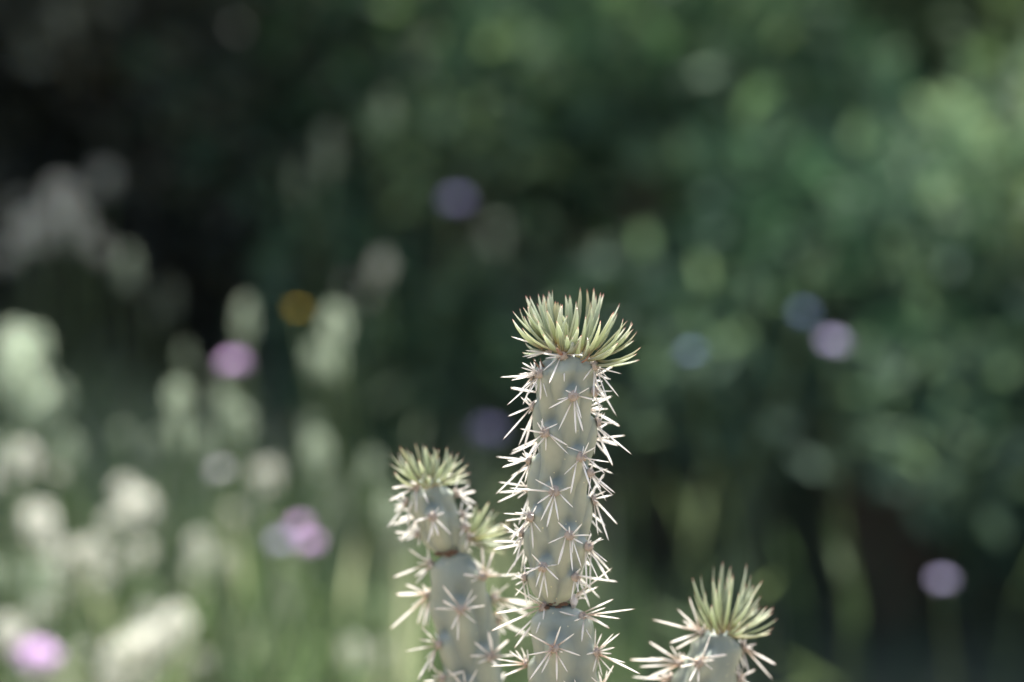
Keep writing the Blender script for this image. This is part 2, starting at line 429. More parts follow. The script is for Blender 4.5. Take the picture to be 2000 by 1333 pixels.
def stalk(root, top, seed):
    r = np.random.default_rng(seed)
    b = Vector((float(r.normal() * 0.02), float(r.normal() * 0.02), 0))
    pts = [Vector((0, 0, -0.015)), Vector((top.x * 0.25 + b.x, top.y * 0.25 + b.y, top.z * 0.5)), Vector((top.x * 0.8, top.y * 0.8, top.z * 0.85)), top]
    v, f, _ = tube(pts, [0.0016, 0.0014, 0.0011, 0.0011], 5)
    link('stalk', mesh('stalk', v, f, M['stalk'], True), root)
    for i in range(3):
        q = 0.15 + 0.2 * i; p = pts[1] * (q / 0.5) if q < .5 else pts[1].lerp(pts[2], (q - .5) / .35)
        a = r.random() * 6.28; d = np.array([[math.cos(a), math.sin(a), 0.5]])
        v, f, t = leaf_quads(np.array([p]), d, np.array([0.07]), np.array([0.010]), np.array([0.5]), r)
        link('leaf', fast_mesh('leaf', v, f, M['fol_fresh'], {'t': t}), root)
def flower(px, py, D, dia, colr, name, label, group, seed):
    dia *= 0.95
    """scabious-like pincushion: rings of petals round a domed centre, on a green cup and stalk"""
    r = np.random.default_rng(seed)
    top = atD(px, py, D); b = on_ground(top.x + 0.05 * r.normal(), top.y + 0.04 * r.normal())
    root = empty(name, b); tag(root, label, 'flower', group)
    t = top - b; stalk(root, t, seed)
    ax = (Vector((0, -0.35, 1)) + Vector(r.normal(size=3) * 0.15)).normalized()
    n = 54
    i = np.arange(n); ph = i * 2.39996; q = ((i + 0.5) / n) ** 0.8
    a = np.array(ax.orthogonal().normalized()); c = np.cross(np.array(ax), a)
    rad = np.cos(ph)[:, None] * a + np.sin(ph)[:, None] * c
    el = (1 - q)[:, None] * np.array(ax) * 0.9
    start = np.array(t) + rad * (q * dia * 0.16)[:, None] + np.array(ax) * 0.002
    v, f, tt = leaf_quads(start, rad * q[:, None] + el + 0.15 * r.normal(size=(n, 3)), dia * (0.22 + 0.16 * q), dia * (0.12 + 0.12 * q), np.clip(r.random(n), 0, 1), r)
    h = link('flower_head', fast_mesh('flower_head', v, f, M['pet_' + colr], {'t': tt}), root)
    v, f, _ = tube([t - ax * 0.006, t - ax * 0.002, t + ax * 0.002], [0.0015, dia * 0.14, dia * 0.17], 8)
    link('calyx', mesh('calyx', v, f, M['stalk'], True), root)
def seed_head(px, py, D, wd, hg, colr, label, group, seed, name='seed_head_grass', cat='seed head'):
    """soft bristly head: many fine awns round a spike, wd x hg metres"""
    r = np.random.default_rng(seed)
    top = atD(px, py, D); b = on_ground(top.x + 0.04 * r.normal(), top.y + 0.04 * r.normal())
    root = empty(name, b); tag(root, label, cat, group)
    t = top - b; low = t - Vector((0, 0, hg * 0.5)); stalk(root, low, seed)
    n = 170
    z = r.random(n); prof = np.sin(np.pi * np.clip(z * 0.9 + 0.08, 0, 1)) ** 0.6
    a = r.uniform(0, 2 * np.pi, n)
    rad = np.stack([np.cos(a), np.sin(a), 0.5 + 0 * a], 1)
    p = np.array(low) + np.stack([np.cos(a) * prof * wd * 0.22, np.sin(a) * prof * wd * 0.22, z * hg], 1)
    L = wd * 0.30 * (0.7 + 0.6 * r.random(n)) * (0.5 + 0.5 * prof)
    v, f, tt = leaf_quads(p, rad + 0.2 * r.normal(size=(n, 3)), L, np.full(n, wd * 0.11), r.random(n), r)
    link('seed_head', fast_mesh('seed_head', v, f, M['pet_' + colr], {'t': tt}), root)
    v, f, _ = tube([low, low + Vector((0, 0, hg * 0.9))], [0.0012, 0.0006], 5)
    link('spike', mesh('spike', v, f, M['stalk'], True), root)

PINK = 'pink lilac flowers in the meadow'
flowers = [
    (458, 712, 2.00, 0.024, 'pink', 'single pink lilac flower head beside the yellow flower'),
    (432, 922, 2.00, 0.016, 'white', 'small round greyish white flower head below the single pink flower'),
    (585, 1030, 1.90, 0.018, 'pink', 'brightest pink flower of the tight cluster of three'),
    (605, 1065, 1.92, 0.020, 'pink', 'broad pink flower at the cactus side of the tight cluster of three'),
    (548, 1062, 2.00, 0.018, 'lilac', 'duller lilac flower of the tight cluster of three'),
    (70, 1285, 1.80, 0.040, 'pink', 'largest and palest pink flower low in the meadow by cream seed heads'),
    (890, 395, 2.50, 0.026, 'violet', 'dim violet flower standing highest, against the shaded bushes'),
    (952, 845, 2.35, 0.026, 'violet', 'dim violet flower between the two taller cactus stems'),
    (1350, 692, 2.05, 0.014, 'blue', 'small round bluish flower just beyond the tallest cactus crown'),
    (1570, 615, 2.25, 0.015, 'blue', 'faint blue flower behind the bright pale violet one'),
    (1626, 672, 2.10, 0.022, 'lilac', 'bright pale violet flower beside the faint blue one'),
    (1840, 1138, 2.05, 0.018, 'lilac', 'lone greyish violet flower low by the short cactus stem'),
]
for i, (px, py, D, dia, c, lab) in enumerate(flowers):
    flower(px, py, D, dia, c, 'wild_flower', lab, PINK, 300 + i)
flower(580, 608, 2.00, 0.012, 'yellow', 'wild_flower', 'single small yellow flower above the pink lilac one', 'yellow flowers in the meadow', 330)

SH = 'pale seed heads standing in the sunlit meadow'
CREAM = 'full-size cream bristly seed head standing in the sunlit grass'
PGREEN = 'full-size pale green flower spike standing in the sunlit grass'
heads = [
    (50, 900, 1.9, 0.026, 0.030, 'cream'), (75, 1025, 1.85, 0.034, 0.034, 'cream'), (270, 995, 1.9, 0.036, 0.032, 'cream'), (300, 1265, 1.8, 0.040, 0.036, 'cream'), (345, 1225, 1.8, 0.030, 0.036, 'cream'),
    (235, 1290, 1.8, 0.034, 0.032, 'cream'), (180, 1085, 1.9, 0.030, 0.030, 'cream'), (120, 390, 2.6, 0.040, 0.045, 'cream'), (60, 450, 2.65, 0.045, 0.040, 'cream'), (150, 440, 2.6, 0.036, 0.036, 'cream'),
    (525, 930, 2.0, 0.022, 0.026, 'cream'), (745, 525, 2.3, 0.020, 0.030, 'cream'), (20, 1240, 1.8, 0.030, 0.030, 'cream'), (390, 1075, 1.9, 0.022, 0.030, 'cream'), (690, 1280, 1.9, 0.022, 0.030, 'cream'),
    (30, 720, 1.95, 0.044, 0.055, 'palegreen'), (60, 780, 1.95, 0.040, 0.048, 'palegreen'), (350, 790, 1.95, 0.024, 0.040, 'palegreen'), (655, 640, 1.95, 0.026, 0.040, 'palegreen'), (480, 625, 2.0, 0.016, 0.040, 'palegreen'),
    (620, 890, 2.0, 0.026, 0.040, 'palegreen'), (80, 1150, 1.9, 0.030, 0.050, 'palegreen'), (470, 830, 2.0, 0.022, 0.040, 'palegreen'), (760, 1000, 2.0, 0.020, 0.040, 'palegreen'), (250, 530, 2.4, 0.02, 0.05, 'palegreen'), (640, 300, 2.5, 0.02, 0.06, 'palegreen')]
own = {5: 'cream seed head low beside the largest pale pink flower', 10: 'small cream seed head beside the greyish white flower', 11: 'lone cream seed head below the dim violet flower',
       14: 'cream seed head low beside the stem with two leafy crowns', 15: 'largest pale green spike of the meadow, broad and upright', 17: 'pale green spike below the single pink flower', 18: 'bright pale green spike right beside the yellow flower',
       19: 'narrow pale green spike between the single pink flower and the yellow one', 20: 'pale green spike above the cluster of three pink flowers', 23: 'pale green spike between the pink cluster and the cactus stem',
       22: 'pale green spike above the greyish white flower', 24: 'dim green spike standing before the shaded bushes beside the beige seed heads', 25: 'tallest dim green spike, reaching up against the shaded bushes'}
for i, (px, py, D, wd, hg, c) in enumerate(heads):
    for j in range(5 if px < 420 and py > 650 else 3):            # each stands with smaller neighbours of its own kind
        if j:
            px2, py2, D2, q = px + 60 * random.gauss(0, 1), py + 55 * random.gauss(0.3, 1), D + random.uniform(0.0, 0.25), random.uniform(0.35, 0.65)
        else:
            px2, py2, D2, q = px, py, D, 0.85
        cream = c == 'cream'; far = i in (7, 8, 9)
        if j == 0 and i in own: lab, grp = own[i], None
        elif far: lab, grp = 'dull beige seed head standing in front of the shaded bushes', 'beige seed heads before the shaded bushes'
        elif j: lab, grp = ('small cream seed head crowding beside a larger one', 'small cream seed heads') if cream else ('small pale green spike crowding beside a larger one', 'small pale green spikes')
        else: lab, grp = (CREAM, SH) if cream else (PGREEN, 'pale green spikes in the meadow')
        seed_head(px2, py2, D2, wd * q, hg * q, c, lab, grp, 400 + i * 6 + j, 'seed_head_grass' if cream else 'leafy_spike', 'seed head' if cream else 'flower spike')

# ================================================================ CACTI
def spine_mesh(name, prof, bend, mat, flat=1.0, seg=5):
    """unit spine along +Z, radius 1 unit; bend in x"""
    v, f, t = [], [], []
    for (z, r_) in prof:
        for k in range(seg):
            q = 2 * math.pi * k / seg
            v.append((r_ * math.cos(q), r_ * flat * math.sin(q), z)); t.append(z)
    n = len(prof)
    for i in range(n - 1):
        for k in range(seg):
            f.append((i * seg + k, i * seg + (k + 1) % seg, (i + 1) * seg + (k + 1) % seg, (i + 1) * seg + k))
    v.append((0, 0, 1.0)); t.append(1.0)
    for k in range(seg): f.append(((n - 1) * seg + k, (n - 1) * seg + (k + 1) % seg, len(v) - 1))
    v = [(x + bend * 12 * (z * z - z), y, z) for x, y, z in v]
    return mesh(name, v, f, mat, True, {'t': t})
PROF_THIN = [(0, 0.75), (0.3, 0.9), (0.65, 1.0), (0.9, 0.6)]
PROF_SHEATH = [(0, 0.5), (0.25, 0.75), (0.6, 1.25), (0.85, 1.1), (0.96, 0.55)]
SP = {}
for mk in ('spine', 'spine_tan'):
    SP[mk] = [spine_mesh('spine', PROF_THIN, b, M[mk]) for b in (0.0, 0.10, -0.10)] + [spine_mesh('spine', PROF_SHEATH, b, M[mk], 0.7) for b in (0.0, 0.12, -0.12)]
def frame_z(d, hint=Vector((0, 0, 1))):
    z = d.normalized(); x = hint - z * hint.dot(z)
    if x.length < 1e-5: x = z.orthogonal()
    x.normalize(); y = z.cross(x)
    return Matrix((x, y, z)).transposed().to_4x4()

def awl_leaf_mesh(name, bow, mat, side=0.0, seg=8):
    """unit-length awl leaf, half-width 1 in y; local +x is the flat upper face; bow = rise of tip towards +x"""
    prof = [(0, 0.62), (0.12, 0.86), (0.3, 1.0), (0.55, 0.86), (0.78, 0.58), (0.93, 0.27)]
    v, f, t, mar = [], [], [], []
    for (z, r_) in prof:
        for k in range(seg):
            q = 2 * math.pi * k / seg
            x = math.cos(q); x = x * (0.10 if x > 0 else 0.72)
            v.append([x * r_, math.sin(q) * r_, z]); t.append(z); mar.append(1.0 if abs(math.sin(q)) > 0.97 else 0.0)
    n = len(prof)
    for i in range(n - 1):
        for k in range(seg):
            f.append((i * seg + k, i * seg + (k + 1) % seg, (i + 1) * seg + (k + 1) % seg, (i + 1) * seg + k))
    v.append([0.0, 0.0, 1.0]); t.append(1.0); mar.append(0.0)
    for k in range(seg): f.append(((n - 1) * seg + k, (n - 1) * seg + (k + 1) % seg, len(v) - 1))
    v = [(x - bow * 4 * (z - z * z), y + side * 4 * (z - z * z), z) for x, y, z in v]
    return mesh(name, v, f, mat, True, {'t': t, 'm': mar})
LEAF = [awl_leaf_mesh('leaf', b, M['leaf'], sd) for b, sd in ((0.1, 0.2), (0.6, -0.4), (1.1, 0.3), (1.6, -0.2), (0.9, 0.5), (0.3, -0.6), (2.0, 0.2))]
LEAF_RED = awl_leaf_mesh('leaf', 0.3, M['leaf_red'])

def areole_mesh(name, mat, seed):
    r = np.random.default_rng(seed); v = []; f = []; seg, rings = 10, 5
    for i in range(rings):
        e = i / (rings - 1) * math.pi / 2
        for k in range(seg):
            q = 2 * math.pi * k / seg; j = 1 + 0.16 * r.normal()
            v.append((math.cos(e) * math.cos(q) * j, math.cos(e) * math.sin(q) * j, math.sin(e) * 0.75 * j - 0.15))
    for i in range(rings - 1):
        for k in range(seg):
            f.append((i * seg + k, i * seg + (k + 1) % seg, (i + 1) * seg + (k + 1) % seg, (i + 1) * seg + k))
    return mesh(name, v, f, mat, True)
ARE = [areole_mesh('areole', M['wool'], 900 + i) for i in range(4)]
ARE_W = areole_mesh('areole', M['wool_white'], 950)

class Cactus:
    def __init__(s, name, label, base_px, Y):
        p = atY(base_px, 1333, Y)
        s.Y = Y; s.base = on_ground(p.x, Y)
        s.root = empty(name, s.base); tag(s.root, label, 'cactus')
        s.spare = []; s.n_spine = 0
    def loc(s, w): return Matrix.Translation(w - s.base)

    def joint(s, rows, ar_px, n_back, seed, extra_world=None, tilt_rows=True, dome=(0.55, 0.5), amp=0.0034):
        """rows: [(py, xl, xr)] silhouette in the photograph; returns a surface sampler"""
        zs, cx, rr = [], [], []
        for py, xl, xr in rows:
            a, b = atY(xl, py, s.Y), atY(xr, py, s.Y)
            zs.append(0.5 * (a.z + b.z)); cx.append(0.5 * (a.x + b.x)); rr.append(0.5 * (b.x - a.x))
        if extra_world: 
            for z, x, r_ in extra_world: zs.append(z); cx.append(x); rr.append(r_)
        o = np.argsort(zs); zs, cx, rr = np.array(zs)[o], np.array(cx)[o], np.array(rr)[o]
        zlo, zhi = zs[0], zs[-1]
        C = lambda z: np.interp(z, zs, cx)
        def sm(a, z):     # smoothed table
            return (np.interp(z - 0.003, zs, a) + np.interp(z, zs, a) + np.interp(z + 0.003, zs, a)) / 3
        J = dict(C=lambda z: sm(cx, z), R=lambda z: sm(rr, z), zlo=zlo, zhi=zhi)
        r = np.random.default_rng(seed)
        # areoles seen in the photograph
        pts = []
        for (px, py) in ar_px:
            w_ = atY(px, py, s.Y - 0.006); z = w_.z
            q = np.clip((w_.x - J['C'](z)) / max(J['R'](z), 1e-4), -1.0, 1.0)
            pts.append((math.asin(q) if abs(q) < 0.93 else math.copysign(math.pi / 2 * (0.97 + 0.12 * r.random()), q), z))
        front = len(pts)
        tries = 0
        while len(pts) < front + n_back and tries < 4000:
            tries += 1
            th = math.pi + r.uniform(-1.25, 1.25); z = zlo + (zhi - zlo) * r.uniform(0.08, 0.95)
            rad = J['R'](z)
            ok = all(math.hypot((((th - a + math.pi) % (2 * math.pi)) - math.pi) * rad * 1.3, (z - b)) > 0.0095 for a, b in pts)
            if ok: pts.append((th, z))
        if extra_world:    # the part of the stem below the picture, areoles all round
            zc = zs[-len(rows)] if len(rows) < len(zs) else zlo
            k = 0; z = zlo + 0.01
            while z < atY(1000, 1345, s.Y).z:
                pts.append((k * 2.39996 % (2 * math.pi), z)); z += 0.0085; k += 1
        J['pts'] = pts; J['front'] = front
        A, Zp = np.array([p[0] for p in pts]), np.array([p[1] for p in pts])
        def bump(th, z):
            rad = J['R'](z)
            du = ((th[..., None] - A + np.pi) % (2 * np.pi) - np.pi) * rad[..., None]; dv = z[..., None] - Zp
            g = np.where(dv > 0, np.exp(-(dv / 0.0028) ** 2), np.exp(-(np.abs(dv) / 0.017) ** 2))
            tub = (np.exp(-(du / 0.0048) ** 2) * g).max(-1)
            gr = (np.exp(-(du / 0.0026) ** 2 - ((dv - 0.0052) / 0.0030) ** 2)).max(-1)
            cell = np.sqrt((du / 0.0062) ** 2 + ((dv + 0.007) / 0.0135) ** 2)
            c2 = np.partition(cell, 1, axis=-1)
            seam = np.exp(-((c2[..., 1] - c2[..., 0]) / 0.16) ** 2) * np.clip(1.6 - c2[..., 0], 0, 1)
            gr = np.maximum(gr, 0.55 * seam)
            return tub, gr
        def rad_at(th, z):
            th, z = np.asarray(th, float), np.asarray(z, float)
            tub, gr = bump(th, z)
            e = np.minimum(1, np.minimum((z - zlo), (zhi - z)) / 0.0035).clip(0, 1)
            return J['R'](z) * 0.91 + e * (amp * tub - 0.0013 * gr), tub, gr
        J['rad'] = rad_at
        def surf(th, z):
            q = float(rad_at(np.array([th]), np.array([z]))[0][0])
            return Vector((float(J['C'](z)) + q * math.sin(th), s.Y - q * math.cos(th), float(z)))
        J['surf'] = surf
        seg = 96; nz = max(12, int((zhi - zlo) / 0.0009)) if not extra_world else int((zhi - zlo) / 0.0018)
        Z = np.linspace(zlo, zhi, nz); TH = np.linspace(0, 2 * np.pi, seg, endpoint=False)
        T2, Z2 = np.meshgrid(TH, Z); q, tub, gr = rad_at(T2, Z2)
        v = np.stack([J['C'](Z2) + q * np.sin(T2), s.Y - q * np.cos(T2), Z2], -1).reshape(-1, 3) - np.array(s.base)
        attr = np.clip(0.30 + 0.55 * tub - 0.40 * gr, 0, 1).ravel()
        i, j = np.meshgrid(np.arange(seg), np.arange(nz - 1)); i, j = i.ravel(), j.ravel()
        f = np.stack([j * seg + i, j * seg + (i + 1) % seg, (j + 1) * seg + (i + 1) % seg, (j + 1) * seg + i], 1)
        # rounded caps
        vl, fl, al = [v], [f], [attr]; base_i = len(v)
        for end, sg, fr in ((0, -1, dome[0]), (nz - 1, 1, dome[1])):
            ring = v[end * seg:(end + 1) * seg]; c = ring.mean(0); h = fr * float(q[end].mean())
            prev = np.arange(end * seg, (end + 1) * seg)
            for e in np.linspace(0, math.pi / 2, 9)[1:]:
                k = math.cos(e) if e < 1.56 else 0.02
                nr = c + (ring - c) * k + np.array([0, 0, sg * h * math.sin(e)])
                ids = np.arange(base_i, base_i + seg); base_i += seg
                vl.append(nr); al.append(np.full(seg, 0.3))
                a, b = prev, ids
                qd = np.stack([a, np.roll(a, -1), np.roll(b, -1), b], 1)
                fl.append(qd if sg > 0 else qd[:, ::-1]); prev = ids
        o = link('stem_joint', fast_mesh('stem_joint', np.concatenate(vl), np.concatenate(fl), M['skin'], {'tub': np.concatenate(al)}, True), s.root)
        J['obj'] = o
        return J
    def spine_mats(s, p, d, L, width, mk, r):
        k = r.integers(0, 3) + (3 if width > 0.00042 else 0)
        m = Matrix.Translation(p) @ frame_z(d, Vector(r.normal(size=3))) @ Matrix.Diagonal((width, width, L, 1))
        return SP[mk][k], m
    def areole(s, p, nrm, tips, mk, r, size=0.0014, white=False, single=True, wscale=1.0):
        """tips: [(Vector tip)] world points"""
        am = Matrix.Translation(p + nrm * size * 0.25) @ frame_z(nrm, Vector((0, 0, 1)))
        aw = am @ Matrix.Scale(size, 4)
        ao = None
        if single:
            ao = link('areole', (ARE_W if white else ARE[int(r.integers(0, 4))]), s.root, Matrix.Translation(-s.base) @ aw)
            inv = aw.inverted()
        else:
            s.spare.append(((ARE_W if white else ARE[0]), aw))
        for tp in tips:
            b = p + Vector(r.normal(size=3)) * size * 0.3
            d = tp - b; L = d.length
            wd = (0.00020 + 0.00018 * r.random() + 0.0075 * max(0, L - 0.006)) * wscale
            me, m = s.spine_mats(b, d, L, min(wd, 0.0005 * wscale), mk, r)
            if single and s.n_spine < 298:
                link('spine', me, ao, inv @ m); s.n_spine += 1
            else:
                s.spare.append((me, m))
    def wild_tips(s, p, nrm, r, n=9, Lm=0.014):
        tips = []
        for i in range(n):
            up = i < 3
            d = nrm * r.uniform(0.35, 0.95) + Vector(r.normal(size=3)) * 0.55 + Vector((0, 0, 0.45 if up else -0.65))
            L = Lm * (r.uniform(0.35, 0.6) if up else r.uniform(0.6, 1.35))
            tips.append(p + d.normalized() * L)
        return tips
    def spare_mesh(s):
        V, F3, off, vm = {}, {}, {}, None
        for me, m in s.spare:
            mat = me.materials[0].name
            n = len(me.vertices); c = np.empty(n * 3, np.float32); me.vertices.foreach_get('co', c); c = c.reshape(-1, 3)
            mm = np.array(Matrix.Translation(-s.base) @ m); c = c @ mm[:3, :3].T + mm[:3, 3]
            a = np.full(n, 0.5, np.float32)
            if 't' in me.attributes: me.attributes['t'].data.foreach_get('value', a)
            me.calc_loop_triangles(); k = len(me.loop_triangles); tr = np.empty(k * 3, np.int32); me.loop_triangles.foreach_get('vertices', tr)
            o = off.get(mat, 0)
            V.setdefault(mat, []).append((c, a)); F3.setdefault(mat, []).append(tr.reshape(-1, 3) + o); off[mat] = o + n
        for mat in V:
            me = fast_mesh('far_side_spines', np.concatenate([c for c, a in V[mat]]), np.concatenate(F3[mat]), bpy.data.materials[mat], {'t': np.concatenate([a for c, a in V[mat]])}, True)
            o = link('far_side_wool' if 'wool' in mat else 'far_side_spines', me, s.root); o['kind'] = 'stuff'
    def leaf(s, b, tip, axis, width=0.0013, red=False, bow=None, r=rng):
        d = tip - b; L = d.length
        hint = (Vector((0, 0, 1)) * 1.0 + (axis - b) * 25) + Vector(r.normal(size=3)) * 0.35
        me = LEAF_RED if red else LEAF[int(r.integers(0, len(LEAF))) if bow is None else bow]
        m = Matrix.Translation(b - s.base) @ frame_z(d, hint) @ Matrix.Diagonal((width, width, L, 1))
        link('leaf', me, s.root, m)

def Zm(ox, oy, k):                       # zoom-window coordinates -> photo pixels
    return lambda u, v: (ox + u / k, oy + v / k)
z1, z2, z3, z4 = Zm(940, 530, 5.553), Zm(940, 730, 5.553), Zm(940, 930, 5.553), Zm(940, 1100, 5.556)
z5, z6, z7 = Zm(720, 840, 5.553), Zm(720, 1050, 4.709), Zm(1200, 1070, 5.069)

def tips3d(C, J, p, nrm, base_px, tip_px, r):
    """lift a spine's photographed run into space: it keeps its run across the picture and leans out from the skin"""
    out = []
    for q in tip_px:
        L2 = math.hypot(q[0] - base_px[0], q[1] - base_px[1]) * 0.0002
        lean = nrm.y * L2 * r.uniform(0.35, 0.75) + r.normal() * 0.18 * L2
        if abs(nrm.x) < 0.9: lean = min(lean, -0.15 * L2)
        y = p.y + lean
        w_ = atY(q[0], q[1], y); rad = float(J['R'](w_.z)) + 0.0025; dx = w_.x - float(J['C'](w_.z))
        if nrm.y < -0.2 and abs(dx) < rad and J['zlo'] < w_.z < J['zhi']:
            y = min(y, C.Y - math.sqrt(rad * rad - dx * dx) - 0.0012)
        out.append(atY(q[0], q[1], y))
    return out

def place(C, J, areoles, mk, seed, white=(), wscale=1.0, size=0.0021, n_wild=9, Lm=0.014):
    r = np.random.default_rng(seed)
    for i, (th, z) in enumerate(J['pts']):
        p = J['surf'](th, z)
        nrm = Vector((math.sin(th), -math.cos(th), 0.25)).normalized()
        if i < J['front']:
            bp, tp = areoles[i]
            t = tips3d(C, J, p, nrm, bp, tp, r) if tp else C.wild_tips(p, nrm, r, n_wild, Lm)
            t = t + C.wild_tips(p, nrm, r, 3 if abs(math.sin(th)) > 0.9 else 1, Lm * 0.85)
            C.areole(p, nrm, t, mk, r, size * (1.7 if i in white else 1), i in white, True, wscale)
        else:
            C.areole(p, nrm, C.wild_tips(p, nrm, r, n_wild, Lm), mk, r, size, False, False, wscale)

# ---------------------------------------------------------------- the tall stem
tall = Cactus('cactus_stem', 'tallest grey-green spiny cactus stem with a wide crown of awl-shaped leaves', 1105, 0.0)
def A(zf, base, *tips): return (zf(*base), [zf(*t) for t in tips])
upper = [
    A(z1, (690, 1110), (320, 1185), (430, 1045), (440, 990), (460, 1100), (575, 1065), (275, 1457), (510, 1335), (715, 1372), (640, 1402)),
    A(z1, (880, 910), (735, 1220), (900, 1205), (690, 945), (1105, 910), (665, 1085), (630, 885), (1030, 815)),
    A(z1, (1175, 1030), (1525, 1115), (1365, 1150), (1100, 1190), (1220, 1382), (1310, 1367), (1365, 1382), (1495, 1367)),
    A(z1, (730, 880), (440, 930), (475, 860), (490, 945), (320, 708)),
    A(z2, (975, 220), (1175, 152), (1282, 297), (1105, 630), (1088, 495), (1027, 660), (835, 620), (725, 382), (820, 285), (912, 180)),
    A(z2, (735, 620), (645, 505), (605, 525), (833, 542), (415, 597), (942, 782), (950, 880), (700, 840), (455, 825), (455, 955)),
    A(z2, (1045, 875), (920, 790), (1168, 740), (1243, 795), (1398, 962), (1343, 1087), (1195, 1265), (895, 1100), (968, 1310), (1150, 1040)),
    A(z3, (800, 135), (600, 305), (640, 495), (710, 560), (690, 400), (838, 490), (1000, 347), (580, 35), (745, -2), (978, 118), (300, 130)),
    A(z3, (595, 430), (600, 320), (360, 395), (235, 405), (300, 730), (650, 612), (562, 800), (430, 350)),
    A(z3, (935, 605), (828, 495), (1095, 515), (1192, 642), (1105, 735), (720, 733), (830, 970), (990, 845), (992, 1040), (1090, 1000)),
    A(z3, (695, 945), (542, 842), (460, 1000), (465, 1062), (590, 1210), (620, 1345), (722, 1330), (843, 1130)),
    A(z3, (980, 1080), (1075, 1010), (1205, 1225), (975, 1350), (1040, 1270), (1060, 1265), (1220, 1110)),
    A(z2, (630, 380), (425, 250), (285, 465), (232, 720), (403, 790), (470, 790), (515, 390), (510, 440)),
    A(z2, (610, 970), (280, 945), (225, 1018), (155, 1310), (480, 855), (320, 1340), (530, 1200), (470, 1190)),
    A(z2, (1180, 540), (1250, 410), (1265, 435), (1250, 485), (1488, 543), (1637, 882), (1428, 1003), (1225, 890), (1340, 690)),
    A(z2, (1160, 200), (1292, 415), (1302, 365), (1430, 190), (1360, 270)),
    A(z2, (1115, 1080), (1380, 1030), (1455, 1298), (1205, 985), (1300, 1250), (1430, 1320), (1160, 1330)),
    A(z3, (1125, 285), (1233, 150), (1255, 200), (1435, 203), (1325, 370), (1480, 528), (1385, 710), (1268, 648), (1135, 430), (1285, 335), (985, 570)),
    A(z3, (1090, 750), (1335, 685), (1370, 935), (1335, 1020), (1280, 1140), (1145, 1190), (1195, 695)),
    A(z3, (525, 660), (275, 610), (315, 780), (400, 700), (345, 860), (355, 990), (430, 1055), (440, 570)),
    A(z3, (565, 1130), (500, 1090), (370, 1185), (360, 1310), (500, 1400), (530, 1380)),
]
Ju = tall.joint([(697, 1078, 1148), (704, 1062, 1157), (715, 1054, 1160), (740, 1051, 1159), (775, 1053, 1152), (800, 1053, 1148), (825, 1050, 1154), (850, 1047, 1157), (885, 1050, 1155), (905, 1051, 1150), (925, 1041, 1143), (945, 1036, 1141), (980, 1034, 1144),
                  (1000, 1036, 1149), (1020, 1036, 1148), (1050, 1033, 1146), (1080, 1031, 1142), (1100, 1033, 1139), (1125, 1039, 1130), (1150, 1048, 1120), (1168, 1056, 1113), (1178, 1062, 1106)],
                [a[0] for a in upper], 30, 11, dome=(0.12, 0.3))
place(tall, Ju, upper, 'spine', 21)
lower = [
    A(z4, (670, 500), (360, 270), (500, 330), (150, 548), (105, 740), (590, 775), (365, 800), (355, 930), (800, 390), (620, 430), (670, 620)),
    A(z4, (1050, 580), (1670, 497), (1515, 607), (1395, 712), (1385, 690), (1440, 390), (1360, 480), (840, 525), (1090, 860), (1200, 830), (1005, 630)),
    A(z4, (990, 440), (1430, 45), (1270, 255), (1215, 265), (1150, 370), (1140, 395), (1000, 340)),
    A(z4, (805, 870), (865, 680), (1015, 762), (510, 765), (475, 1005), (820, 1290), (940, 1190), (1085, 1010), (885, 970), (515, 1280), (650, 1200)),
    A(z4, (1200, 960), (1240, 700), (1310, 760), (1440, 760), (1505, 760), (1450, 915), (1420, 985), (1570, 1085), (1735, 1210), (1430, 1195), (1315, 1235), (1140, 995), (1210, 1190)),
    A(z4, (570, 1150), (300, 950), (370, 945), (160, 1040), (95, 1120), (240, 1230), (430, 910), (600, 1040)),
    A(z4, (1260, 1340), (1440, 1105), (1365, 1160), (1280, 1200), (1190, 1235), (1500, 1420), (1420, 1500)),
    A(z4, (1010, 1390), (890, 1275), (1010, 1260), (1090, 1300), (900, 1480), (1100, 1500)),
]
Jl = tall.joint([(1186, 1062, 1112), (1189, 1054, 1128), (1196, 1046, 1140), (1210, 1040, 1149), (1235, 1037, 1157), (1260, 1038, 1162), (1290, 1041, 1166), (1333, 1039, 1171)],
                [a[0] for a in lower], 12, 12, extra_world=[(0.40, 0.0215, 0.0142), (0.30, 0.021, 0.0150), (0.15, 0.0205, 0.0155), (-0.02, 0.020, 0.016)], dome=(0.3, 0.25))
place(tall, Jl, lower, 'spine_tan', 22, white=(2,))
# corky brown scar in the waist between the joints
def scar(C, px, py, w_px, Y, seed):
    r = np.random.default_rng(seed)
    for i in range(6):
        q = (i + 0.5) / 6; p = atY(px + (q - 0.5) * w_px, py - 4 * math.sin(q * math.pi * 0.8) + 2 * r.normal(), Y)
        k = 0.0005 + 0.0006 * r.random()
        link('scar', ARE_SCAR, C.root, Matrix.Translation(p - C.base) @ frame_z(Vector((0.1 * r.normal(), -1, 0.2))) @ Matrix.Diagonal((k, k * 1.6, k * 0.8, 1)))
ARE_SCAR = areole_mesh('scar', M['scar'], 970)
scar(tall, 1086, 1184, 44, -0.0050, 3)

